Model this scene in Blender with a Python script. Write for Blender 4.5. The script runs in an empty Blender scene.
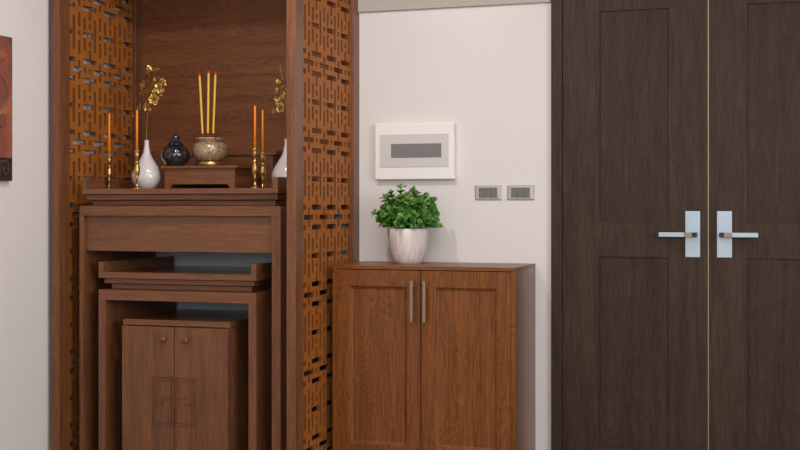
import bpy, bmesh, math, random
from mathutils import Vector, Matrix
random.seed(7)
SC = bpy.context.scene
COL = SC.collection
# ------------------------------------------------------------ camera
H = 1.2
cam_d = bpy.data.cameras.new('camera'); cam = bpy.data.objects.new('camera', cam_d); COL.objects.link(cam)
F = 1216.0
cam_d.sensor_width = 36.0; cam_d.lens = 36.0*F/800.0
cam.location = (0, 0, H)
cam.rotation_euler = (math.pi/2, 0, math.atan(400/F))
cam_d.shift_y = -18.0/800.0
cam_d.clip_start = 0.05
SC.camera = cam
# ------------------------------------------------------------ world, light, exposure
w = bpy.data.worlds.new('world'); SC.world = w; w.use_nodes = True
w.node_tree.nodes['Background'].inputs[0].default_value = (0.75, 0.85, 1.0, 1)
w.node_tree.nodes['Background'].inputs[1].default_value = 0.6
def area(name, loc, target, sx, sy, power, color):
    d = bpy.data.lights.new(name, 'AREA'); d.shape = 'RECTANGLE'; d.size = sx; d.size_y = sy
    d.energy = power; d.color = color
    o = bpy.data.objects.new(name, d); COL.objects.link(o); o.location = loc
    o.rotation_euler = (Vector(target)-Vector(loc)).to_track_quat('-Z', 'Y').to_euler()
    return o
area('window_light_right', (2.9, 1.6, 1.95), (-2.0, 3.4, 0.9), 2.6, 1.3, 92, (1.0, 0.985, 0.975))
area('window_light_rear', (0.2, -2.35, 1.9), (-1.0, 5.0, 1.0), 3.2, 1.3, 70, (0.97, 0.985, 1.0))
area('ceiling_light', (-0.6, 2.2, 2.66), (-0.6, 2.2, 0), 1.2, 1.2, 38, (1.0, 0.95, 0.9))
area('downlight_altar', (-1.93, 3.86, 2.70), (-2.3, 4.4, 0.6), .08, .08, 15, (1.0, 0.96, 0.92))
area('downlight_console', (-1.35, 4.05, 2.70), (-1.45, 4.5, 0), .4, .4, 6, (1.0, 0.97, 0.95))
vs = SC.view_settings
SC.display_settings.display_device = 'sRGB'
vs.view_transform = 'Standard'; vs.look = 'None'; vs.gamma = 1.0; vs.use_curve_mapping = False
vs.exposure = 0.0

# ------------------------------------------------------------ materials
def s2l(c):
    return tuple(((v/255)/12.92 if v/255 <= 0.04045 else ((v/255+0.055)/1.055)**2.4) for v in c)
def newmat(name):
    m = bpy.data.materials.new(name); m.use_nodes = True
    nt = m.node_tree; return m, nt, nt.nodes['Principled BSDF']
def simple(name, rgb, rough=0.5, metal=0.0, noise=0.0, nscale=20, coat=0.0, bump=0.0, spec=0.5):
    m, nt, b = newmat(name)
    c = s2l(rgb)
    b.inputs['Roughness'].default_value = rough; b.inputs['Metallic'].default_value = metal
    b.inputs['Coat Weight'].default_value = coat; b.inputs['Specular IOR Level'].default_value = spec
    b.inputs['Base Color'].default_value = (*c, 1)
    tc = nt.nodes.new('ShaderNodeTexCoord'); n = nt.nodes.new('ShaderNodeTexNoise')
    n.inputs['Scale'].default_value = nscale; n.inputs['Detail'].default_value = 4
    nt.links.new(tc.outputs['Object'], n.inputs['Vector'])
    r = nt.nodes.new('ShaderNodeValToRGB')
    r.color_ramp.elements[0].position = 0.3; r.color_ramp.elements[1].position = 0.7
    r.color_ramp.elements[0].color = (*[v*(1-noise) for v in c], 1)
    r.color_ramp.elements[1].color = (*[min(1, v*(1+noise)) for v in c], 1)
    nt.links.new(n.outputs['Fac'], r.inputs[0]); nt.links.new(r.outputs[0], b.inputs['Base Color'])
    if bump:
        bp = nt.nodes.new('ShaderNodeBump'); bp.inputs['Strength'].default_value = bump; bp.inputs['Distance'].default_value = 0.002
        nt.links.new(n.outputs['Fac'], bp.inputs['Height']); nt.links.new(bp.outputs[0], b.inputs['Normal'])
    return m
def wood(name, light, dark, axis='Z', rough=0.38, contrast=1.0, spec=0.5, coat=0.0, figure=1.0):
    m, nt, b = newmat(name)
    N, L = nt.nodes, nt.links
    tc = N.new('ShaderNodeTexCoord')
    k = {'X': 0, 'Y': 1, 'Z': 2}[axis]
    def mapped(cross, along):
        mp = N.new('ShaderNodeMapping'); s = [cross]*3; s[k] = along
        mp.inputs['Scale'].default_value = s; L.new(tc.outputs['Object'], mp.inputs['Vector']); return mp
    fine = N.new('ShaderNodeTexNoise'); fine.inputs['Scale'].default_value = 1; fine.inputs['Detail'].default_value = 5
    fine.inputs['Roughness'].default_value = 0.7
    L.new(mapped(230, 9).outputs[0], fine.inputs['Vector'])
    mid = N.new('ShaderNodeTexNoise'); mid.inputs['Scale'].default_value = 1; mid.inputs['Detail'].default_value = 3
    mid.inputs['Distortion'].default_value = 0.6
    L.new(mapped(26, 1.6).outputs[0], mid.inputs['Vector'])
    # cathedral figure: rings of a slowly varying field
    big = N.new('ShaderNodeTexNoise'); big.inputs['Scale'].default_value = 1; big.inputs['Detail'].default_value = 1.5
    L.new(mapped(5.5, 1.1).outputs[0], big.inputs['Vector'])
    mu = N.new('ShaderNodeMath'); mu.operation = 'MULTIPLY'; mu.inputs[1].default_value = 46
    L.new(big.outputs['Fac'], mu.inputs[0])
    fr = N.new('ShaderNodeMath'); fr.operation = 'FRACT'; L.new(mu.outputs[0], fr.inputs[0])
    a1 = N.new('ShaderNodeMath'); a1.operation = 'MULTIPLY'; a1.inputs[1].default_value = 0.8; L.new(fine.outputs['Fac'], a1.inputs[0])
    a2 = N.new('ShaderNodeMath'); a2.operation = 'MULTIPLY_ADD'; a2.inputs[1].default_value = 0.34
    L.new(mid.outputs['Fac'], a2.inputs[0]); L.new(a1.outputs[0], a2.inputs[2])
    a3 = N.new('ShaderNodeMath'); a3.operation = 'MULTIPLY_ADD'; a3.inputs[1].default_value = -0.11*figure
    L.new(fr.outputs[0], a3.inputs[0]); L.new(a2.outputs[0], a3.inputs[2])
    r = N.new('ShaderNodeValToRGB')
    d = 0.17/contrast
    r.color_ramp.elements[0].position = 0.52-d; r.color_ramp.elements[1].position = 0.52+d
    r.color_ramp.elements[0].color = (*s2l(dark), 1); r.color_ramp.elements[1].color = (*s2l(light), 1)
    L.new(a3.outputs[0], r.inputs[0]); L.new(r.outputs[0], b.inputs['Base Color'])
    bp = N.new('ShaderNodeBump'); bp.inputs['Strength'].default_value = 0.12; bp.inputs['Distance'].default_value = 0.001
    L.new(fine.outputs['Fac'], bp.inputs['Height']); L.new(bp.outputs[0], b.inputs['Normal'])
    b.inputs['Roughness'].default_value = rough; b.inputs['Specular IOR Level'].default_value = spec
    b.inputs['Coat Weight'].default_value = coat
    return m

WAL_L, WAL_D = (130, 82, 50), (80, 46, 27)
walnut_x = wood('walnut_grain_x', WAL_L, WAL_D, 'X', figure=.45)
top_x = wood('polished_top_wood', WAL_L, WAL_D, 'X', rough=.16, figure=.45)
walnut_y = wood('walnut_grain_y', WAL_L, WAL_D, 'Y', figure=.45)
walnut_z = wood('walnut_grain_z', WAL_L, WAL_D, 'Z', figure=.6)
back_x = wood('back_board_wood', (140, 88, 54), (92, 54, 31), 'X', rough=0.45, spec=.3)
head_x = wood('header_board_wood', (92, 54, 35), (60, 33, 21), 'X', rough=0.4)
edge_m = simple('slot_shade_edge', (112, 64, 28), rough=0.7, noise=0.1)  # shade inside the lattice slots, put into the colour of their inner faces
blue_m = simple('pale_blue_board', (240, 246, 250), rough=0.5, noise=0.02)  # very pale bluish board set in front of the wall behind the tables
lattice_m = wood('lattice_wood', (172, 104, 44), (142, 80, 30), 'Z', rough=0.55, spec=.2, figure=0.3)
oak_z = wood('console_wood_z', (140, 82, 36), (84, 44, 16), 'Z', rough=0.27)
oak_x = wood('console_wood_x', (140, 82, 36), (84, 44, 16), 'X', rough=0.35)
door_m = wood('wenge_veneer', (74, 56, 45), (40, 29, 23), 'Z', rough=0.5, spec=.22, contrast=1.1, figure=0.5)
door_mx = wood('wenge_panel_veneer', (72, 54, 43), (40, 29, 23), 'Z', rough=0.5, spec=.22, contrast=1.1, figure=0.9)
wall_m = simple('wall_paint', (224, 219, 217), rough=0.32, noise=0.01, nscale=3)
ceil_m = simple('ceiling_paint', (225, 214, 202), rough=0.7, noise=0.01, nscale=3)
floor_m = simple('floor_tile', (120, 104, 90), rough=0.25, noise=0.06, nscale=4)
steel_m = simple('brushed_steel', (176, 192, 204), rough=0.42, metal=0.5, noise=0.1, nscale=260)
bronze_m = simple('bronze_neck', (150, 128, 112), rough=0.4, metal=0.7, noise=0.05)
dkbronze_m = simple('dark_bronze', (50, 44, 40), rough=0.4, metal=0.5, noise=0.05)
strip_m = simple('door_gap_strip', (160, 148, 112), rough=0.4, metal=0.5, noise=0.03)
bar_m = simple('satin_bar', (170, 150, 135), rough=0.35, metal=0.8, noise=0.03)
brass_m = simple('polished_brass', (200, 160, 96), rough=0.3, metal=1.0, noise=0.06, nscale=60)
gold_m = simple('gold_leaf', (184, 146, 82), rough=0.33, metal=0.85, noise=0.35, nscale=50)
stem_m = simple('gold_stem', (140, 110, 60), rough=0.5, metal=0.6, noise=0.1)
candle_m = simple('orange_wax', (244, 136, 8), rough=0.4, noise=0.03)
wick_m = simple('wick', (60, 40, 30), rough=0.8)
vase_m = simple('white_glaze', (214, 208, 208), rough=0.18, noise=0.05, nscale=12, coat=0.4)
jar_m = simple('dark_plum_glaze', (34, 32, 37), rough=0.08, noise=0.3, nscale=14, coat=0.8)
stick_m = simple('incense_yellow', (232, 190, 70), rough=0.6, noise=0.05)
red_m = simple('incense_red', (225, 30, 18), rough=0.5, noise=0.03)
dkred_m = simple('incense_base_red', (140, 28, 20), rough=0.6, noise=0.03)
box_m = simple('white_plastic', (240, 236, 232), rough=0.35, noise=0.005)
smoke_m = simple('smoked_window', (208, 205, 203), rough=0.3, noise=0.01)
slot_m = simple('breaker_grey', (122, 120, 120), rough=0.5, noise=0.03)
swp_m = simple('silver_plastic', (188, 184, 182), rough=0.35, metal=0.3, noise=0.02)
rock_m = simple('rocker_grey', (112, 109, 106), rough=0.5, noise=0.08, nscale=200)
soil_m = simple('soil', (60, 45, 35), rough=0.9, noise=0.4, nscale=120)
twig_m = simple('twig', (74, 66, 40), rough=0.8, noise=0.2)
frame_m = simple('frame_edge', (58, 46, 44), rough=0.5, noise=0.05)
key_m = simple('greek_key_ink', (82, 66, 60), rough=0.6, noise=0.1)
keybg_m = simple('greek_key_ground', (44, 32, 30), rough=0.6, noise=0.2, nscale=40)

def streaky_pot():
    m, nt, b = newmat('washed_ceramic'); N, L = nt.nodes, nt.links
    tc = N.new('ShaderNodeTexCoord'); mp = N.new('ShaderNodeMapping'); mp.inputs['Scale'].default_value = (60, 60, 6)
    L.new(tc.outputs['Object'], mp.inputs['Vector'])
    n = N.new('ShaderNodeTexNoise'); n.inputs['Scale'].default_value = 1; n.inputs['Detail'].default_value = 4; L.new(mp.outputs[0], n.inputs['Vector'])
    r = N.new('ShaderNodeValToRGB'); r.color_ramp.elements[0].position = .32; r.color_ramp.elements[1].position = .62
    r.color_ramp.elements[0].color = (*s2l((204, 188, 186)), 1); r.color_ramp.elements[1].color = (*s2l((226, 216, 214)), 1)
    L.new(n.outputs['Fac'], r.inputs[0]); L.new(r.outputs[0], b.inputs['Base Color'])
    b.inputs['Roughness'].default_value = 0.4
    return m
pot_m = streaky_pot()
def leaf_mat():
    m, nt, b = newmat('leaf_green'); N, L = nt.nodes, nt.links
    tc = N.new('ShaderNodeTexCoord')
    n = N.new('ShaderNodeTexNoise'); n.inputs['Scale'].default_value = 38; n.inputs['Detail'].default_value = 3; L.new(tc.outputs['Object'], n.inputs['Vector'])
    r = N.new('ShaderNodeValToRGB'); r.color_ramp.elements[0].position = .35; r.color_ramp.elements[1].position = .62
    r.color_ramp.elements[0].color = (*s2l((38, 84, 28)), 1); r.color_ramp.elements[1].color = (*s2l((104, 156, 66)), 1)
    L.new(n.outputs['Fac'], r.inputs[0]); L.new(r.outputs[0], b.inputs['Base Color'])
    b.inputs['Roughness'].default_value = 0.5; b.inputs['Specular IOR Level'].default_value = 0.25
    return m
leaf_m = leaf_mat()
def marble_gold():
    m, nt, b = newmat('inlaid_censer'); N, L = nt.nodes, nt.links
    tc = N.new('ShaderNodeTexCoord')
    n = N.new('ShaderNodeTexNoise'); n.inputs['Scale'].default_value = 48; n.inputs['Detail'].default_value = 6; n.inputs['Distortion'].default_value = 1.8
    L.new(tc.outputs['Object'], n.inputs['Vector'])
    r = N.new('ShaderNodeValToRGB'); e = r.color_ramp.elements
    e[0].position = .38; e[0].color = (*s2l((104, 84, 66)), 1); e[1].position = .62; e[1].color = (*s2l((214, 172, 104)), 1)
    x = e.new(.47); x.color = (*s2l((196, 186, 166)), 1); x = e.new(.53); x.color = (*s2l((150, 116, 80)), 1)
    L.new(n.outputs['Fac'], r.inputs[0]); L.new(r.outputs[0], b.inputs['Base Color'])
    bp = N.new('ShaderNodeBump'); bp.inputs['Strength'].default_value = 0.6; bp.inputs['Distance'].default_value = 0.003
    L.new(n.outputs['Fac'], bp.inputs['Height']); L.new(bp.outputs[0], b.inputs['Normal'])
    b.inputs['Metallic'].default_value = 0.35; b.inputs['Roughness'].default_value = 0.3
    return m
censer_m = marble_gold()
def painting():
    m, nt, b = newmat('abstract_canvas'); N, L = nt.nodes, nt.links
    tc = N.new('ShaderNodeTexCoord')
    n = N.new('ShaderNodeTexNoise'); n.inputs['Scale'].default_value = 6; n.inputs['Detail'].default_value = 5; n.inputs['Distortion'].default_value = 1.0
    L.new(tc.outputs['Object'], n.inputs['Vector'])
    r = N.new('ShaderNodeValToRGB'); e = r.color_ramp.elements
    e[0].position = .36; e[0].color = (*s2l((104, 66, 66)), 1); e[1].position = .64; e[1].color = (*s2l((166, 102, 70)), 1)
    x = e.new(.5); x.color = (*s2l((136, 74, 60)), 1)
    L.new(n.outputs['Fac'], r.inputs[0]); L.new(r.outputs[0], b.inputs['Base Color']); b.inputs['Roughness'].default_value = 0.6
    return m
paint_m = painting()

# ------------------------------------------------------------ helpers
def obj(name, bm, mat, parent=None, smooth=False):
    bmesh.ops.recalc_face_normals(bm, faces=bm.faces)
    me = bpy.data.meshes.new(name); bm.to_mesh(me); bm.free()
    me.materials.append(mat)
    if smooth:
        me.polygons.foreach_set('use_smooth', [True]*len(me.polygons))
    o = bpy.data.objects.new(name, me); COL.objects.link(o)
    if parent: o.parent = parent
    return o
def addbox(bm, x0, x1, y0, y1, z0, z1, bev=0.0012):
    r = bmesh.ops.create_cube(bm, size=1.0)
    vs_ = r['verts']
    for v in vs_:
        v.co = Vector((x0+(v.co.x+.5)*(x1-x0), y0+(v.co.y+.5)*(y1-y0), z0+(v.co.z+.5)*(z1-z0)))
    if bev:
        ed = list({e for v in vs_ for e in v.link_edges})
        bmesh.ops.bevel(bm, geom=ed, offset=bev, segments=2, profile=0.5, affect='EDGES')
def box(name, x0, x1, y0, y1, z0, z1, mat, parent=None, bev=0.0012):
    bm = bmesh.new(); addbox(bm, x0, x1, y0, y1, z0, z1, bev); return obj(name, bm, mat, parent)
def boxes(name, lst, mat, parent=None, bev=0.0012):
    bm = bmesh.new()
    for b in lst: addbox(bm, *b, bev=bev)
    return obj(name, bm, mat, parent)
def lathe(name, prof, mat, parent=None, seg=40, loc=(0, 0, 0), smooth=True):
    bm = bmesh.new(); rings = []
    for r, z in prof:
        if r < 1e-6: rings.append([bm.verts.new((0, 0, z))])
        else: rings.append([bm.verts.new((r*math.cos(2*math.pi*i/seg), r*math.sin(2*math.pi*i/seg), z)) for i in range(seg)])
    for a, b in zip(rings, rings[1:]):
        for i in range(seg):
            j = (i+1) % seg
            if len(a) == 1 and len(b) == 1: break
            if len(a) == 1: bm.faces.new((a[0], b[i], b[j]))
            elif len(b) == 1: bm.faces.new((a[i], a[j], b[0]))
            else: bm.faces.new((a[i], a[j], b[j], b[i]))
    o = obj(name, bm, mat, parent, smooth); o.location = loc; return o
def spline(pts, n=6):
    out = []
    P = [pts[0]]+list(pts)+[pts[-1]]
    for i in range(1, len(P)-2):
        p0, p1, p2, p3 = [Vector(q) for q in P[i-1:i+3]]
        for k in range(n):
            t = k/n
            out.append(0.5*((2*p1)+(-p0+p2)*t+(2*p0-5*p1+4*p2-p3)*t*t+(-p0+3*p1-3*p2+p3)*t**3))
    out.append(Vector(pts[-1])); return out
def addtube(bm, pts, rad, seg=8, rad2=None):
    pts = [Vector(p) for p in pts]; rings = []
    n = len(pts)
    for i, p in enumerate(pts):
        t = (pts[min(i+1, n-1)]-pts[max(i-1, 0)]).normalized()
        u = t.cross(Vector((0, 0, 1)) if abs(t.z) < .9 else Vector((1, 0, 0))).normalized(); v = t.cross(u)
        r = rad if rad2 is None else rad+(rad2-rad)*i/(n-1)
        rings.append([bm.verts.new(p+r*(math.cos(2*math.pi*k/seg)*u+math.sin(2*math.pi*k/seg)*v)) for k in range(seg)])
    for a, b in zip(rings, rings[1:]):
        for k in range(seg):
            j = (k+1) % seg; bm.faces.new((a[k], a[j], b[j], b[k]))
    bm.faces.new(rings[0]); bm.faces.new(rings[-1])
def thing(name, label, cat, loc=(0, 0, 0), group=None):
    o = bpy.data.objects.new(name, None); COL.objects.link(o); o.location = loc
    o.empty_display_size = 0.05
    o['label'] = label; o['category'] = cat
    if group: o['group'] = group
    return o
def struct(o):
    o['kind'] = 'structure'; return o

# ------------------------------------------------------------ room shell
YW = 5.455; XL = -3.21; ZC = 2.72; XR = 3.0; YF = -2.5
struct(box('floor', XL-.1, XR+.1, YF, YW+.1, -.1, 0, floor_m, bev=0))
struct(box('ceiling', XL-.1, XR+.1, YF, YW+.1, ZC, ZC+.1, ceil_m, bev=0))
struct(box('wall_back', XL-.1, XR+.1, YW, YW+.1, 0, ZC, wall_m, bev=0))
struct(box('wall_left', XL-.1, XL, YF, YW, 0, ZC, wall_m, bev=0))
struct(boxes('wall_right', [(XR, XR+.1, YF, 0.2, 0, ZC), (XR, XR+.1, 3.0, YW, 0, ZC), (XR, XR+.1, 0.2, 3.0, 0, .85), (XR, XR+.1, .2, 3.0, 2.65, ZC)], wall_m, bev=0))
struct(boxes('wall_front', [(XL, -1.5, YF-.1, YF, 0, ZC), (1.9, XR, YF-.1, YF, 0, ZC), (-1.5, 1.9, YF-.1, YF, 0, .6), (-1.5, 1.9, YF-.1, YF, 2.55, ZC)], wall_m, bev=0))
# shallow wall band above the console, darker beige than the wall paint, between altar cabinet and entrance doors
struct(box('trim_1', -2.0, -1.075, YW-.02, YW, 2.128, ZC, simple('band_beige', (184, 174, 166), rough=0.7, noise=0.01, nscale=3), bev=0.001))

# entrance double door
def door_leaf(name, x0, x1, px0, px1, hx, lever_dir, hname):
    e = bpy.data.objects.new(name, None); COL.objects.link(e); e.location = ((x0+x1)/2, YW, 0); struct(e)
    cx = e.location.x
    yf, yb = -0.015, 0.0
    L = []
    zt, zb = 2.34, 0.01
    rows = [(0.13, 0.979), (1.128, 2.074)]
    L.append((x0-cx, px0-cx, yf, yb, zb, zt)); L.append((px1-cx, x1-cx, yf, yb, zb, zt))
    zs = [zb]+[v for r in rows for v in r]+[zt]
    for i in range(0, len(zs), 2): L.append((px0-cx, px1-cx, yf, yb, zs[i], zs[i+1]))
    bm = bmesh.new()
    for b in L: addbox(bm, *b, bev=0)
    obj('door_frame', bm, door_m, e)
    for z0, z1 in rows:
        p = box('door_panel', px0-cx, px1-cx, yf+.010, yb, z0, z1, door_mx, e, bev=0)
    h = bpy.data.objects.new('door_handle', None); COL.objects.link(h); h.parent = e
    hx0, hx1 = hx
    box('handle_plate', hx0-cx, hx1-cx, yf-.007, yf, 0.981, 1.1825, steel_m, h, bev=0.0015)
    lz = 1.080; q = lever_dir
    m0 = (hx0+hx1)/2-cx - q*0.012
    def hb(n, a, c, y0, y1, hz, m, bv): box(n, min(a, c), max(a, c), y0, y1, lz-hz, lz+hz, m, h, bev=bv)
    hb('handle_neck', m0-q*.008, m0+q*.012, yf-.050, yf-.006, .0095, dkbronze_m, .001)
    hb('lever_collar', m0+q*.0121, m0+q*.046, yf-.052, yf-.042, .0095, bronze_m, .001)
    hb('lever', m0+q*.0461, m0+q*.153, yf-.053, yf-.041, .0100, steel_m, .0015)
    return e
door_leaf('door_1', -1.016, -0.3812, -0.851, -0.547, (-0.476, -0.413), -1, 'l')
door_leaf('door_2', -0.3758, 0.259, -0.2153, 0.0887, (-0.342, -0.279), 1, 'r')
struct(box('trim_2', -0.3806, -0.3768, YW-.0140, YW-.001, 0.01, 2.34, strip_m, bev=0))  # thin pale metallic strip filling the gap between the door leaves
struct(boxes('trim_3', [(-1.0686, -1.0185, YW-.022, YW, 0, 2.40), (.2615, .3115, YW-.022, YW, 0, 2.40), (-1.0185, .2615, YW-.022, YW, 2.345, 2.40)], door_m, bev=0.001))

# ------------------------------------------------------------ altar cabinet
AC = thing('altar_cabinet', 'tall walnut altar alcove with orange-brown fretwork side screens in the left corner', 'cabinet', (-2.596, 5.07, 0))
ax, ay = -2.596, 5.07
AX0, AX1, AY0, AY1, AZ = -3.183, -1.998, 4.681, 5.455, 2.37
def B(name, x0, x1, y0, y1, z0, z1, m, parent, ox=0, oy=0, oz=0, bev=0.0012):
    return box(name, x0-ox, x1-ox, y0-oy, y1-oy, z0-oz, z1-oz, m, parent, bev)
PW, PD = 0.042, 0.084
for x0 in (AX0, AX1-PW):
    B('front_post', x0, x0+PW, AY0, AY0+PD, 0, AZ, walnut_z, AC, ax, ay, bev=0.002)
    B('back_post', x0, x0+PW, 5.378 if x0 > -2.5 else 5.338, AY1-.001, 0, AZ, walnut_z, AC, ax, ay, bev=0.002)
    B('bottom_rail', x0+.004, x0+PW-.004, AY0+PD, 5.378, 0, 0.10, walnut_y, AC, ax, ay)
    B('top_rail', x0+.004, x0+PW-.004, AY0+PD, 5.378, 2.30, AZ, walnut_y, AC, ax, ay)
B('top_board', AX0, AX1, AY0, AY1-.001, AZ, AZ+.03, walnut_x, AC, ax, ay)
B('back_panel', AX0+PW, AX1-PW, 5.40, 5.42, 1.16, AZ, back_x, AC, ax, ay, bev=0)
B('lower_back_board', AX0+PW, AX1-PW, 5.425, 5.437, 0.02, 1.16, blue_m, AC, ax, ay, bev=0)

VP_, PP = 0.3353, 0.1765
Z05 = 1.2-.0445
def lattice(name, xc, th, parent, YA=4.784, dz=0.009, yend=5.382):
    y0, y1, z0, z1 = AY0+PD-.004, yend, 0.095, 2.305
    holes = []
    ky0, ky1 = -1, 5; kz0, kz1 = -5, 6
    def h(yc, a, b, zc, c, d):  # fractions of PP along y and VP_ along z; image-down sense is -z
        ya, yb, za, zb = yc+a*PP, yc+b*PP, zc-d*VP_, zc-c*VP_
        ya, yb, za, zb = max(ya, y0), min(yb, y1), max(za, z0+.01), min(zb, z1-.01)
        if yb-ya > .001 and zb-za > .001: holes.append((ya, yb, za, zb))
    s = 0.052
    for k in range(ky0, ky1):
        ya = YA+k*PP
        for j in range(kz0, kz1):
            zs = Z05+dz+(j+.5)*VP_        # single level
            W = .033
            # A column
            h(ya, -.32, .17, zs, -W, W)
            for q in (-.126, .126): h(ya, -s, s, zs, q-.03, q+.03)
            for sg in (-1, 1):
                a, b = sorted((sg*.21, sg*.34)); h(ya, -s, s, zs, a, b)
                a, b = sorted((sg*.337, sg*.403)); h(ya, -.31, .31, zs, a, b)
            h(ya, -s, s, zs, .47, .53)
            # C columns
            for sg in (-.25, .25):
                if sg < 0:
                    h(ya, sg-s, sg+s, zs, -.228, -.056); h(ya, sg-s, sg+s, zs, .056, .228)
                else:
                    h(ya, sg-s, sg+s, zs, -.228, .228)
            # B column
            yb = ya+.5*PP
            h(yb, -s, s, zs, -.03, .03)
            h(yb, -s, s, zs, -.285, -.09); h(yb, -s, s, zs, .09, .285)
            h(yb, -.31, .31, zs, .467, .533)
            h(yb, -s, s, zs, .37, .46); h(yb, -s, s, zs, .54, .63)
    Y = sorted({round(v, 5) for q in holes for v in q[:2]} | {y0, y1}); Z = sorted({round(v, 5) for q in holes for v in q[2:]} | {z0, z1})
    def merge(A):
        out = [A[0]]
        for v in A[1:]:
            if v-out[-1] > 4e-4: out.append(v)
        return out
    Y, Z = merge(Y), merge(Z)
    ny, nz = len(Y)-1, len(Z)-1
    solid = [[True]*nz for _ in range(ny)]
    for (ya, yb, za, zb) in holes:
        for i in range(ny):
            c = (Y[i]+Y[i+1])/2
            if c < ya or c > yb: continue
            for j in range(nz):
                d = (Z[j]+Z[j+1])/2
                if za < d < zb: solid[i][j] = False
    bm = bmesh.new(); cache = {}
    def V(x, i, j):
        k = (x, i, j)
        if k not in cache: cache[k] = bm.verts.new(((xc-th/2 if x == 0 else xc+th/2)-ax, Y[i]-ay, Z[j]))
        return cache[k]
    def E_(q):
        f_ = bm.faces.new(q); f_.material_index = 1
    S = lambda i, j: 0 <= i < ny and 0 <= j < nz and solid[i][j]
    for i in range(ny):
        for j in range(nz):
            if not solid[i][j]: continue
            bm.faces.new((V(0, i, j), V(0, i, j+1), V(0, i+1, j+1), V(0, i+1, j)))
            bm.faces.new((V(1, i, j), V(1, i+1, j), V(1, i+1, j+1), V(1, i, j+1)))
            if not S(i-1, j): E_((V(0, i, j), V(1, i, j), V(1, i, j+1), V(0, i, j+1)))
            if not S(i+1, j): E_((V(0, i+1, j), V(0, i+1, j+1), V(1, i+1, j+1), V(1, i+1, j)))
            if not S(i, j-1): E_((V(0, i, j), V(0, i+1, j), V(1, i+1, j), V(1, i, j)))
            if not S(i, j+1): E_((V(0, i, j+1), V(1, i, j+1), V(1, i+1, j+1), V(0, i+1, j+1)))
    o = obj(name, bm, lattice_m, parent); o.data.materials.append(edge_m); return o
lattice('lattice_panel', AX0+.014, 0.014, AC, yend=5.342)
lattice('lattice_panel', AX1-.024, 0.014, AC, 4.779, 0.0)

# ------------------------------------------------------------ altar tables (nested)
FY = 4.75
def altar_table(label, x0, x1, ztop, zslab, z2, z3, zrail, zrail_b, endh, leg, apron=None, depth=0.648, si=0.0, t2=.018, legl=None):
    legl = legl or leg
    cx = (x0+x1)/2
    t = thing('altar_table', label, 'table', (cx, FY+depth/2, 0)); oy = FY+depth/2
    y1 = FY+depth
    b = lambda n, a, c, d, e, f, g, m, bev=.0012: B(n, a, c, d, e, f, g, m, t, cx, oy, bev=bev)
    b('table_top', x0+si, x1-si, FY, y1, zslab, ztop, top_x)
    b('upturned_end', x0+si, x0+si+.025, FY, y1, ztop, endh, walnut_y)
    b('upturned_end', x1-si-.025, x1-si, FY, y1, ztop, endh, walnut_y)
    b('cornice_moulding', x0+t2, x1-t2, FY+.018, y1-.005, z2, zslab, walnut_x, .004)
    b('cornice_moulding', x0+.042, x1-.042, FY+.04, y1-.01, z3, z2, walnut_x, .004)
    b('apron_rail', x0, x1, FY, FY+.03, zrail_b, zrail, walnut_x)
    b('side_panel', x0, x0+legl, FY, y1-.001, 0, zrail_b, walnut_z)
    b('side_panel', x1-leg, x1, FY, y1-.001, 0, zrail_b, walnut_z)
    b('side_rail', x0, x0+legl, FY+.03, y1-.02, zrail_b, zrail, walnut_y)
    b('side_rail', x1-leg, x1, FY+.03, y1-.02, zrail_b, zrail, walnut_y)
    if apron: b('apron_board', x0+legl, x1-leg, FY+.020, FY+.040, apron, zrail_b, walnut_x)
    return t
altar_table('large walnut altar table with upturned ends, topmost of the nested pair, carrying vases and candles', -3.083, -2.0971, 1.281, 1.2575, 1.2305, 1.205, 1.205, 1.161, 1.328, .041, 1.003, si=.013, t2=.024, legl=.021)
altar_table('smaller walnut altar table with upturned ends tucked under the large altar table', -2.9841, -2.210, .9095, .883, .858, .831, .831, .785, .955, .037)

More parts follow.
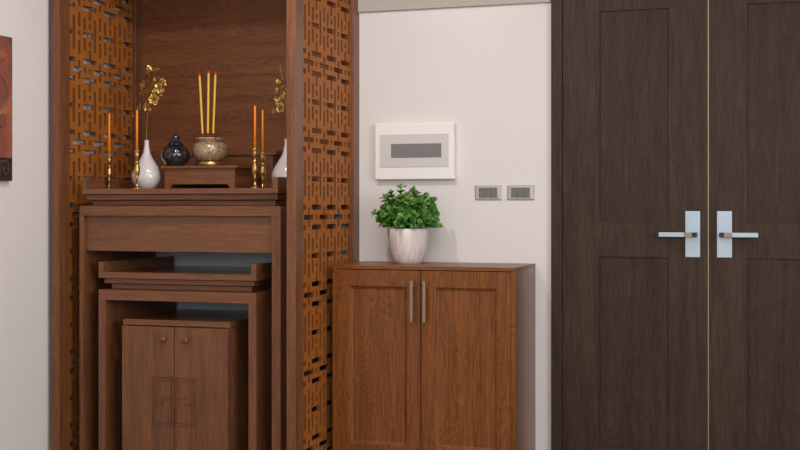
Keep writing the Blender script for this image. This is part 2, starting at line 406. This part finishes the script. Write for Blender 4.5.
# small cabinet
CX, CD = -2.5965, 0.56
SCB = thing('small_cabinet', 'low two-door walnut cabinet with carved fret squares under the smaller altar table', 'cabinet', (CX, FY+CD/2, 0))
oy = FY+CD/2
def b(n, a, c, d, e, f, g, m, par=SCB, bev=.0012): return B(n, a, c, d, e, f, g, m, par, CX, oy, bev=bev)
b('cabinet_top', -2.8587, -2.3339, FY, FY+CD, .678, .7030, top_x)
bm = bmesh.new()
for q in [(-2.8555, -2.840, FY+.003, FY+CD, 0.02, .678), (-2.3525, -2.337, FY+.003, FY+CD, 0.02, .678), (-2.840, -2.3525, FY+.02, FY+CD, .02, .045), (-2.840, -2.3525, FY+CD-.012, FY+CD, .045, .678)]:
    addbox(bm, q[0]-CX, q[1]-CX, q[2]-oy, q[3]-oy, q[4], q[5], .001)
obj('cabinet_body', bm, walnut_z, SCB)
for sgn, xa, xb in ((-1, -2.8555, -2.5978), (1, -2.5948, -2.337)):
    xa_, xb_ = (xa+.0, xb) if sgn < 0 else (xa, xb)
    d = b('door', xa_, xb_, FY-.014, FY+.002, .05, .6745, walnut_z)
    kb = bmesh.new()
    xk = (-2.643 if sgn < 0 else -2.533)
    prof = [(0, 0), (.006, 0), (.006, .008), (.013, .012), (.0155, .018), (.013, .024), (0, .026)]
    k = lathe('knob', prof, walnut_z, d, seg=20); k.rotation_euler = (math.pi/2, 0, 0)
    k.location = (xk-CX, FY-.014-oy, .622)
    # carved fret: outer half frame and two hooked squares, raised beading
    cb = bmesh.new(); wd = .0042; yf = FY-.014-oy
    def strip(p, q):
        (xp, zp), (xq, zq) = p, q
        addbox(cb, min(xp, xq)-wd/2-CX, max(xp, xq)+wd/2-CX, yf-.0045, yf+.001, min(zp, zq)-wd/2, max(zp, zq)+wd/2, bev=.0008)
    xo = -2.7040 if sgn < 0 else -2.4890
    xi = xa if sgn > 0 else xb
    xi += -sgn*(-.006)
    z1, z0 = .457, .247; zm = (z1+z0)/2
    for p, q in [((xo, z0), (xo, z1)), ((xo, z1), (xi, z1)), ((xo, z0), (xi, z0)), ((xi, z0), (xi, z1))]: strip(p, q)
    g = .013
    u0, u1 = sorted((xo-sgn*g, xi+sgn*g*.6))
    uo, ui = (u0, u1) if sgn < 0 else (u1, u0)
    mid = (uo+ui)/2
    za, zb = zm+.012, z1-g
    for p, q in [((uo, zb), (ui, zb)), ((ui, zb), (ui, za)) if sgn < 0 else ((uo, zb), (uo, za)), ((uo, zb), (uo, za)) if sgn < 0 else ((ui, zb), (ui, za)), ((ui, za), (mid, za)), ((mid, za), (mid, za+.012))]: strip(p, q)
    za, zb = z0+g, zm-.006
    for p, q in [((uo, za), (ui, za)), ((ui, za), (ui, zb)), ((uo, za), (uo, zb)), ((uo, zb), (mid, zb)), ((mid, zb), (mid, zb-.012))]: strip(p, q)
    strip((xo, zm+.003), (uo, zm+.003))
    obj('carved_fret', cb, walnut_z, d)

# ------------------------------------------------------------ stands on the altar
ZT = 1.2812
def stand(label, x0, x1, y0, y1, z0, ztop, slab, inset, cut):
    cx, cy = (x0+x1)/2, (y0+y1)/2
    t = thing('altar_stand', label, 'stand', (cx, cy, z0))
    B('stand_top', x0, x1, y0, y1, ztop-slab, ztop, walnut_x, t, cx, cy, z0)
    a, c = x0+inset-cx, x1-inset-cx; zl = 0; zh = ztop-slab-z0
    for (ya, yb) in ((y0+.012-cy, y0+.028-cy), (y1-.028-cy, y1-.012-cy)):
        prof = [(a, 0), (a, zh), (c, zh), (c, 0), (c-cut[0], 0), (c-cut[0]-.016, cut[1]), (a+cut[0]+.016, cut[1]), (a+cut[0], 0)]
        bm = bmesh.new(); f = [bm.verts.new((p[0], ya, p[1])) for p in prof]; g = [bm.verts.new((p[0], yb, p[1])) for p in prof]
        bm.faces.new(f); bm.faces.new(g)
        for i in range(len(prof)):
            j = (i+1) % len(prof); bm.faces.new((f[i], f[j], g[j], g[i]))
        obj('apron', bm, walnut_x, t)
    B('side_board', x0+inset, x0+inset+.015, y0+.028, y1-.028, z0, ztop-slab, walnut_y, t, cx, cy, z0)
    B('side_board', x1-inset-.015, x1-inset, y0+.028, y1-.028, z0, ztop-slab, walnut_y, t, cx, cy, z0)
    return t
stand('low walnut offering stand in front, carrying the incense bowl and the dark jar', -2.772, -2.390, 4.93, 5.20, ZT, 1.3865, .011, .014, (.022, .022))
stand('longer low walnut stand against the back panel behind the incense bowl', -2.885, -2.336, 5.235, 5.385, ZT, 1.464, .018, .02, (.05, .02))

# ------------------------------------------------------------ candlesticks and candles
def candlestick(x, y, top, ctop, lab, clab):
    t = thing('candlestick', lab, 'candle holder', (x, y, ZT), 'brass candlesticks on the altar table')
    h = top-ZT; k = h/.17
    base = [(0, 0), (.021, 0), (.0215, .003), (.017, .006), (.009, .010), (.006, .016), (.0045, .030)]
    mid = [(.0045, .030), (.0048, .042), (.0075, .048), (.006, .052), (.0115, .066), (.0145, .080), (.013, .094), (.0085, .104), (.0075, .108), (.0125, .113), (.0125, .116), (.0065, .120), (.0065, .130)]
    cup = [(.0065, .130), (.010, .140), (.0115, .152), (.0105, .160), (.0135, .166), (.0140, .170), (.0065, .170), (.0060, .155), (0, .155)]
    sc = lambda pr: [(r, z*k) for r, z in pr]
    lathe('candlestick_base', sc(base)+[(0, .030*k)], brass_m, t, 28)
    lathe('baluster', [(0, .030*k)]+sc(mid)+[(0, .130*k)], brass_m, t, 28)
    lathe('candle_cup', [(0, .130*k)]+sc(cup), brass_m, t, 28)
    c = thing('candle', clab, 'candle', (x, y, top-.015*k), 'orange taper candles on the altar')
    L = ctop-(top-.015*k)
    lathe('wax', [(0, .0002), (.0055, .0002), (.0050, L*.7), (.0044, L-.006), (.002, L-.001), (0, L)], candle_m, c, 16)
    lathe('wick', [(0, L-.001), (.0008, L-.001), (.0007, L+.007), (0, L+.007)], wick_m, c, 8)
candlestick(-3.0208, 4.90, 1.4348, 1.633, 'leftmost of the four brass candlesticks, in front of the fretwork screen', 'orange taper candle in the leftmost brass candlestick, against the fretwork screen')
candlestick(-2.8352, 4.83, 1.4566, 1.639, 'brass candlestick in front of the whole white bottle vase', 'orange taper candle rising in front of the gold orchid blossoms on the left')
candlestick(-2.2531, 4.83, 1.4555, 1.643, 'left one of the close pair of brass candlesticks at the right end of the altar', 'left and higher of the two orange taper candles at the right end of the altar')
candlestick(-2.2945, 5.00, 1.4441, 1.638, 'right one of the close pair of brass candlesticks, beside the half-hidden white vase', 'right and lower of the two orange taper candles at the right end of the altar')

# ------------------------------------------------------------ vases and gold orchids
def vase(x, y, lab):
    t = thing('bottle_vase', lab, 'vase', (x, y, ZT), 'white bottle vases on the altar table')
    pr = [(0, 0), (.030, 0), (.034, .002), (.050, .016), (.062, .038), (.066, .058), (.064, .078), (.055, .100), (.041, .126), (.028, .150), (.0175, .175), (.0125, .200), (.0105, .220), (.0112, .234), (.0120, .237),
          (.0100, .237), (.0085, .220), (.0090, .200), (0, .198)]
    lathe('vase_body', [(q*(1.06 if z_ < .13 else 1.0), z_*.968) for q, z_ in pr], vase_m, t, 48)
    return t
def petal(bm, M, l, wdt, cup):
    rows = []
    for i in range(5):
        t = i/4; ww = wdt*math.sin(math.pi*(.12+.80*t))**.8
        row = []
        for j in range(-2, 3):
            s_ = j/2
            row.append(bm.verts.new(M @ Vector((l*t, s_*ww*.5, cup*(t*t)*l + .25*ww*abs(s_)**2 + .0015*math.sin(9*t+4*s_)))))
        rows.append(row)
    for a, b_ in zip(rows, rows[1:]):
        for j in range(4): bm.faces.new((a[j], a[j+1], b_[j+1], b_[j]))
def solidify(bm, th=.0008):
    bmesh.ops.recalc_face_normals(bm, faces=bm.faces)
    bmesh.ops.solidify(bm, geom=bm.faces[:], thickness=th)
def orchid(x, y, lab, path, side, flowers, rng):
    t = thing('orchid_branch', lab, 'artificial flower', (x, y, ZT), 'gold artificial orchid branches')
    bm = bmesh.new(); P = spline(path, 8); addtube(bm, P, .0022, 8, .0012)
    for fp, sz, di in flowers:     # little stalks
        q = min(P, key=lambda p: (p-Vector(fp)).length)
        addtube(bm, spline([q, (q+Vector(fp))/2+Vector((0, 0, -.004)), Vector(fp)], 4), .001, 6)
    obj('flower_stem', bm, stem_m, t, True)
    for fp, sz, di in flowers:
        d = Vector(di).normalized(); R = d.to_track_quat('Z', 'Y').to_matrix().to_4x4()
        R = Matrix.Translation(Vector(fp)) @ R @ Matrix.Rotation(rng.uniform(0, 6.28), 4, 'Z')
        bm = bmesh.new()
        for k in range(5):
            M = R @ Matrix.Rotation(2*math.pi*k/5+rng.uniform(-.15, .15), 4, 'Z') @ Matrix.Rotation(-rng.uniform(.0, .6), 4, 'Y')
            petal(bm, M, sz*rng.uniform(1.05, 1.45), sz*rng.uniform(.95, 1.25), rng.uniform(-.15, .4))
        M = R @ Matrix.Rotation(1.0, 4, 'Z') @ Matrix.Rotation(-1.0, 4, 'Y'); petal(bm, M, sz*.5, sz*.45, .8)
        M = R @ Matrix.Rotation(3.6, 4, 'Z') @ Matrix.Rotation(-1.0, 4, 'Y'); petal(bm, M, sz*.45, sz*.4, .8)
        solidify(bm)
        obj('blossom', bm, gold_m, t, True)
    return t
VX, VY = -2.884, 5.0
vase(VX, VY, 'whole white bottle vase at the left end of the altar holding gold orchids')
VX2, VY2 = -2.220, 5.10
vase(VX2, VY2, 'white bottle vase at the right end of the altar, half hidden behind the front post')
k = .00465
def f(u, v, dy=0, s=1):   # offsets from the vase axis, in photo pixels turned to metres by eye
    return ((u-147)*k*1.0, dy, (187.3-v)*k+.0)
rng = random.Random(3)
flw = [(f(154.5, 70.5, -.01), .030, (.3, -1, .9)), (f(149.5, 73, .02), .020, (-.6, -1, .4)), (f(148.5, 84.5, -.02), .027, (-.4, -1, .2)),
       (f(163.5, 81.5, .01), .018, (.8, -1, .3)), (f(162, 87, -.01), .021, (.5, -1, -.2)), (f(144, 91.5, 0), .021, (-.7, -1, .1)),
       (f(156.5, 98, -.015), .022, (.4, -1, 0)), (f(153, 91, .03), .022, (0, -1, .2)), (f(149, 105.5, -.01), .017, (.1, -1, .1)), (f(139, 106, .01), .023, (-.6, -1, .3)), (f(134, 112.5, -.01), .018, (-1, -.8, -.4)), (f(155, 79, .03), .02, (.2, -1, .3)), (f(150, 90, .0), .022, (-.3, -1, .5)), (f(146, 98, .02), .019, (-.8, -1, .0)), (f(159, 92, .01), .019, (.6, -1, .2))]
path = [(.000, 0, .215), (-.001, 0, .26), (0.002, .0, .33), (.010, .005, .40), (.022, .01, .47), (.036, .005, .535)]
orchid(VX, VY, 'gold artificial orchid branch standing in the left white vase', path, 1, flw, rng)
path2 = [(-x_, y_, z_) for x_, y_, z_ in path[:-1]] + [(-.040, .005, .515), (-.052, .0, .545), (-.060, 0, .565)]
def g(u, v, dy=0): return ((u-288.5)*.00455, dy, (188-v)*.00455)
path2 = [(0, 0, .215), (0, 0, .27), (-.004, 0, .35), (-.014, 0, .42), (-.020, 0, .47), (-.022, 0, .51)]
fl2 = [(g(281.5, 81), .017, (-.3, -1, .4)), (g(280, 89.5), .022, (-.5, -1, .1)), (g(284.5, 90, .01), .018, (.4, -1, .1)), (g(280, 100, .01), .022, (-.3, -1, .2)),
       (g(282.5, 107, -.01), .020, (.1, -1, 0)), (g(276.5, 109), .020, (-.7, -1, -.2)), (g(284.5, 101, 0), .018, (.3, -1, 0)), (g(289, 95, .02), .024, (.6, -1, .2)), (g(295, 108, 0), .022, (.7, -1, 0))]
o2 = orchid(VX2, VY2, 'gold artificial orchid branch in the right vase, mostly hidden by the front post', path2, -1, fl2, rng)
bm = bmesh.new(); addtube(bm, spline([(-.022, 0, .50), (-.026, 0, .525), (-.030, 0, .548), (-.034, 0, .566)], 4), .0015, 6, .005)
obj('bud', bm, stem_m, o2, True)

# ------------------------------------------------------------ jar, incense bowl, sticks
ZS = 1.3866
J = thing('lidded_jar', 'dark plum glazed round lidded jar at the left end of the offering stand', 'jar', (-2.729, 4.99, ZS))
pr = [(0, 0), (.038, 0), (.041, .003), (.054, .016), (.0655, .038), (.067, .055), (.061, .076), (.048, .091), (.036, .098), (0, .098)]
lathe('jar_body', pr, jar_m, J, 48)
lathe('lid', [(0, .0982), (.038, .0982), (.038, .102), (.030, .108), (.022, .116), (.019, .124), (.0185, .136), (.014, .144), (0, .145)], jar_m, J, 40)
lathe('finial', [(0, .145), (.006, .145), (.005, .150), (.009, .156), (.008, .162), (.003, .168), (0, .172)], jar_m, J, 24)
IB = thing('incense_bowl', 'round footed incense bowl with marbled gold carving on the offering stand', 'bowl', (-2.586, 5.055, ZS))
lathe('bowl_foot', [(0, 0), (.063, 0), (.0665, .003), (.0665, .017), (.063, .022), (.055, .026), (0, .026)], brass_m, IB, 48)
lathe('bowl_body', [(0, .026), (.055, .026), (.068, .034), (.078, .054), (.081, .074), (.078, .092), (.068, .106), (.058, .112), (0, .1121)], censer_m, IB, 56)
lathe('bowl_rim', [(0, .1121), (.056, .1121), (.056, .118), (.064, .122), (.0665, .127), (.0655, .1315), (.060, .132), (.056, .128), (.055, .124), (0, .124)], censer_m, IB, 48)
lathe('ash', [(0, .1241), (.054, .1241), (.03, .126), (0, .127)], simple('ash_grey', (120, 110, 100), .9, noise=.2, nscale=80), IB, 32)
sticks = [((-2.6189, 5.05), (-2.6369, 1.8148), 'left of the three yellow incense sticks, leaning slightly left', -.018),
          ((-2.584, 5.03), (-2.5795, 1.8248), 'middle and highest of the three yellow incense sticks', 0.0),
          ((-2.5677, 5.05), (-2.5549, 1.8189), 'right of the three yellow incense sticks, leaning slightly right', .012)]
for (xb, yb), (xt, zt), lab, _ in sticks:
    zb_ = ZS+.1272
    t = thing('incense_stick', lab, 'incense stick', (xb, yb, zb_), 'incense sticks in the bowl')
    D = Vector((xt-xb, 0, zt-zb_))
    def seg(nm, a, c, r, m):
        bm = bmesh.new(); addtube(bm, [D*a+(Vector((0,0,.0022)) if a==0 else Vector((0,0,0))), D*(a*.5+c*.5), D*c], r, 14); obj(nm, bm, m, t, False)
    seg('stick_base', 0, .085, .0035, dkred_m); seg('stick_shaft', .085, .965, .0052, stick_m); seg('burning_tip', .965, 1.0, .0056, red_m)

# ------------------------------------------------------------ picture on left wall
py0, py1, pz0, pz1 = 3.55, 4.404, 1.3107, 1.9207
PI_ = thing('wall_picture', 'abstract rust-red canvas with dark greek key border on the left wall', 'picture', (XL, (py0+py1)/2, pz0))
cy = (py0+py1)/2
def pb(n, x0, x1, y0, y1, z0, z1, m, bev=0): return box(n, x0, x1, y0-cy, y1-cy, z0-pz0, z1-pz0, m, PI_, bev)
pb('canvas', 0.0005, .022, py0+.002, py1-.002, pz0+.002, pz1-.002, paint_m)
boxes('canvas_edge', [(0.0005, .0225, py1-.002-cy, py1-cy, 0, pz1-pz0), (0.0005, .0225, py0-cy, py0+.002-cy, 0, pz1-pz0), (0.0005, .0225, py0+.002-cy, py1-.002-cy, 0, .002), (0.0005, .0225, py0+.002-cy, py1-.002-cy, pz1-pz0-.002, pz1-pz0)], frame_m, PI_, 0)
pb('key_ground', .0215, .0228, py0+.003, py1-.003, pz0+.003, pz0+.098, keybg_m)
bm = bmesh.new()
yy = py1-.014
def ks(y0_, y1_, z0_, z1_): addbox(bm, .0222, .0236, min(y0_, y1_)-.004-cy, max(y0_, y1_)+.004-cy, z0_-.004, z1_+.004, 0)
while yy > py0+.09:
    a, c_ = yy, yy-.072
    ks(c_+.0, c_, .014, .082); ks(c_, a-.014, .082, .082); ks(a-.014, a-.014, .030, .082); ks(a-.014, a-.046, .030, .030); ks(a-.046, a-.046, .030, .058); ks(c_, c_-.014, .014, .014)
    yy -= .086
obj('key_pattern', bm, key_m, PI_)
def swirl(yc, zc, R, turns, sgn, ph):
    pts = []
    for i in range(40):
        a = ph+sgn*turns*2*math.pi*i/39; r = R*(1-.85*i/39)
        pts.append((.0225, yc-cy+r*math.cos(a), zc-pz0+r*math.sin(a)))
    bm = bmesh.new(); addtube(bm, pts, .003, 6, .0015); obj('painted_scroll', bm, key_m, PI_, True)
swirl(4.33, 1.57, .045, 1.4, 1, 1.6); swirl(4.17, 1.75, .07, 1.5, -1, 0); swirl(3.97, 1.55, .06, 1.3, 1, 2)
bm = bmesh.new(); addtube(bm, spline([(.0225, 4.33-cy, .31), (.0225, 4.37-cy, .38), (.0225, 4.31-cy, .47), (.0225, 4.355-cy, .52)], 6), .0025, 6)
obj('painted_scroll', bm, key_m, PI_, True)

# ------------------------------------------------------------ shoe console cabinet
X0, X1, Y0, Y1 = -1.976, -1.1446, 5.045, YW-.002
cx, cy = (X0+X1)/2, (Y0+Y1)/2
K = thing('console_cabinet', 'reddish-brown two-door sideboard with steel bar handles under the fuse box', 'cabinet', (cx, cy, 0))
def cb_(n, a, c, d, e, f_, g_, m, par=K, bev=.0012): return B(n, a, c, d, e, f_, g_, m, par, cx, cy, bev=bev)
cb_('cabinet_top', X0, X1, Y0, Y1, .926, .9425, oak_x)
bm = bmesh.new()
for q in [(X0, X0+.0165, Y0, Y1, .06, .926), (X1-.020, X1, Y0, Y1, .06, .926), (X0+.0165, X1-.020, Y0+.03, Y1, .06, .08), (X0+.0165, X1-.020, Y1-.01, Y1, .08, .926)]:
    addbox(bm, q[0]-cx, q[1]-cx, q[2]-cy, q[3]-cy, q[4], q[5], .001)
obj('carcass', bm, oak_z, K)
cb_('plinth', X0+.03, X1-.03, Y0+.03, Y1-.02, 0, .06, oak_x)
for xa, xb, hx in ((X0+.018, -1.5665, -1.600), (-1.5625, X1-.0215, -1.5422)):
    st = .0615
    pz = (.155, .852)
    ya, yb = Y0+.000, Y0+.020
    bm = bmesh.new()
    for q in [(xa, xa+st, ya, yb, .085, .923), (xb-st, xb, ya, yb, .085, .923), (xa+st, xb-st, ya, yb, .085, pz[0]), (xa+st, xb-st, ya, yb, pz[1], .923)]:
        addbox(bm, q[0]-cx, q[1]-cx, q[2]-cy, q[3]-cy, q[4], q[5], 0.0006)
    d = obj('door', bm, oak_z, K)
    # sloped moulding inside the frame, then the panel
    bm = bmesh.new(); s1 = .016
    def ring(i, y): return [bm.verts.new((x-cx, y-cy, z)) for x, z in ((xa+st+i, pz[0]+i), (xb-st-i, pz[0]+i), (xb-st-i, pz[1]-i), (xa+st+i, pz[1]-i))]
    rs = [ring(0, ya+.001), ring(.004, ya+.003), ring(.006, ya+.007), ring(s1-.003, ya+.009), ring(s1, ya+.012)]
    for a_, b_ in zip(rs, rs[1:]):
        for i in range(4): bm.faces.new((a_[i], a_[(i+1) % 4], b_[(i+1) % 4], b_[i]))
    back = [bm.verts.new((x-cx, ya+.016-cy, z)) for x, z in ((xa+st, pz[0]), (xb-st, pz[0]), (xb-st, pz[1]), (xa+st, pz[1]))]
    for i in range(4): bm.faces.new((rs[0][i], rs[0][(i+1) % 4], back[(i+1) % 4], back[i]))
    obj('panel_moulding', bm, oak_z, d)
    B('door_panel', xa+st+s1-.004, xb-st-s1+.004, ya+.0105, ya+.018, pz[0]+s1-.004, pz[1]-s1+.004, oak_z, d, cx, cy, bev=0)
    h = bpy.data.objects.new('handle', None)
    bm = bmesh.new()
    addbox(bm, hx-.0065-cx, hx+.0065-cx, ya-.030-cy, ya-.021-cy, .700, .879, .002)
    for z in (.722, .857): addbox(bm, hx-.004-cx, hx+.004-cx, ya-.022-cy, ya+.001-cy, z-.004, z+.004, .0005)
    bpy.data.objects.remove(h)
    o = obj('handle', bm, bar_m, d); o['label'] = 'satin steel bar handle'

# ------------------------------------------------------------ potted plant
PX, PY, PZ = -1.700, 5.285, .9427
PT = thing('potted_plant', 'bushy small-leaved green plant in a washed white pot on the sideboard', 'plant', (PX, PY, PZ))
lathe('pot', [(0, 0), (.058, 0), (.062, .002), (.073, .020), (.083, .050), (.089, .085), (.0925, .125), (.0940, .158), (.0915, .160), (.0885, .158), (.087, .140), (0, .138)], pot_m, PT, 56)
lathe('soil', [(0, .1385), (.086, .1385), (.05, .143), (0, .145)], soil_m, PT, 32)
rng = random.Random(11)
lb = bmesh.new(); sb = bmesh.new()
def leaf(bm, p, d, up, l, wd_):
    d = d.normalized(); s_ = d.cross(up).normalized(); n_ = s_.cross(d).normalized()
    prof = [(0, .05), (.18, .55), (.42, 1.0), (.68, .95), (.88, .6), (1.0, .12)]
    rows = []
    for t, ww in prof:
        c_ = p+d*l*t+n_*(.10*l*math.sin(math.pi*t)-.10*l*t*t)
        rows.append([bm.verts.new(c_-s_*ww*wd_*.5+n_*.10*wd_), bm.verts.new(c_), bm.verts.new(c_+s_*ww*wd_*.5+n_*.10*wd_)])
    for a_, b_ in zip(rows, rows[1:]):
        bm.faces.new((a_[0], a_[1], b_[1], b_[0])); bm.faces.new((a_[1], a_[2], b_[2], b_[1]))
tips = []
N = 85
for i in range(N):
    # tips spread over a dome, evenly
    zf = (i+.5)/N
    a = i*2.399963+rng.uniform(-.25, .25)
    el = math.asin(max(0.0, zf*1.0))
    R = rng.uniform(.84, 1.04) if rng.random() < .8 else rng.uniform(.55, .85)
    tx = .145*R*math.cos(el)**.85*math.cos(a); ty = .115*R*math.cos(el)**.85*math.sin(a); tz = .165+.160*R*math.sin(el)
    tips.append((tx, ty, tz))
tips += [(-.152, -.02, .225), (-.11, 0, .300), (-.028, -.02, .345), (.095, -.02, .300), (.128, 0, .285), (-.135, 0, .19), (.12, -.03, .20), (.03, 0, .335), (-.07, -.03, .32), (.13, .02, .215)]
for tx, ty, tz in tips:
    tx *= .96 if tx > 0 else 1.0
    r0 = rng.uniform(0, .05); a0 = math.atan2(ty, tx)+rng.uniform(-.5, .5)
    p0 = Vector((r0*math.cos(a0), r0*math.sin(a0), .140)); p3 = Vector((tx, ty, tz))
    p1 = p0+Vector((tx*.12, ty*.12, .045)); p2 = p0.lerp(p3, .62)+Vector((0, 0, .022))
    pts = spline([p0, p1, p2, p3], 5); addtube(sb, pts, .0016, 5, .0009)
    n = len(pts)
    for q in range(int(n*.38), n, 2):
        p = pts[q]; t = (pts[min(q+1, n-1)]-pts[max(q-1, 0)]).normalized()
        ref = Vector((rng.uniform(-1, 1), rng.uniform(-1, 1), rng.uniform(-1, 1)))
        s_ = t.cross(ref).normalized()
        for sg in (-1, 1):
            d = (s_*sg+t*.55+Vector((0, -.15, .1))).normalized()
            up = (t+Vector((0, -.6, .7))).normalized()
            L_ = rng.uniform(.027, .037)
            leaf(lb, p, d, up, L_, L_*.78)
    leaf(lb, p3, (t+Vector((0, 0, .3))), Vector((0, -1, .3)), .020, .014)
solidify(lb, .0005)
for v in lb.verts:   # leaves drape over, not through, the pot rim
    r_ = math.hypot(v.co.x, v.co.y)
    if v.co.z < .163: v.co.z = .163+(.163-v.co.z)*.25
    if v.co.y > .150: v.co.y = .150
for v in sb.verts:
    r_ = math.hypot(v.co.x, v.co.y)
    if r_ > .08 and v.co.z < .163: v.co.z = .163
obj('stems', sb, twig_m, PT, True); obj('foliage', lb, leaf_m, PT, True)

# ------------------------------------------------------------ fuse box
bx0, bx1, bz0, bz1 = -1.9075, -1.521, 1.3295, 1.592
cx = (bx0+bx1)/2; cz = (bz0+bz1)/2
FB = thing('fuse_box', 'white wall-mounted fuse box with grey window above the plant', 'fuse box', (cx, YW, cz))
def fb(n, x0, x1, d0, d1, z0, z1, m, par=FB, bev=.0015): return box(n, x0-cx, x1-cx, -d1, -d0, z0-cz, z1-cz, m, par, bev)
fb('box_cover', bx0, bx1, .0005, .034, bz0, bz1, box_m, bev=.003)
fb('window_flap', -1.8822, -1.5455, .034, .0375, 1.3866, 1.541, smoke_m)
fb('breaker_slot', -1.826, -1.5802, .0375, .039, 1.4306, 1.496, slot_m, bev=.0005)

# ------------------------------------------------------------ switches
def switch(x0, x1, lab):
    z0, z1 = 1.2321, 1.2998; cx = (x0+x1)/2; cz = (z0+z1)/2
    t = thing('light_switch', lab, 'switch', (cx, YW, cz), 'three-rocker switches beside the door')
    hw, hh = (x1-x0)/2, (z1-z0)/2
    bm = bmesh.new()
    rr = []
    for (a_, b_, y) in ((hw, hh, -.0005), (hw, hh, -.005), (hw-.006, hh-.004, -.010), (hw-.020, hh-.011, -.011), (hw-.021, hh-.012, -.006)):
        rr.append([bm.verts.new((sx*a_, y, sz*b_)) for sx, sz in ((-1, -1), (1, -1), (1, 1), (-1, 1))])
    for p_, q_ in zip(rr, rr[1:]):
        for i in range(4): bm.faces.new((p_[i], p_[(i+1) % 4], q_[(i+1) % 4], q_[i]))
    bm.faces.new(rr[-1]); bm.faces.new(rr[0])
    obj('switch_plate', bm, swp_m, t)
    W_ = (hw-.0215)*2/3
    for i in range(3):
        xa = -(hw-.0215)+i*W_
        box('rocker', xa+.0006, xa+W_-.0006, -.012, -.0055, -hh+.0125, hh-.0125, rock_m, t, .001)
switch(-1.4274, -1.3011, 'left silver-grey three-rocker light switch, nearer the fuse box')
switch(-1.2749, -1.1484, 'right silver-grey three-rocker light switch, nearer the dark door')
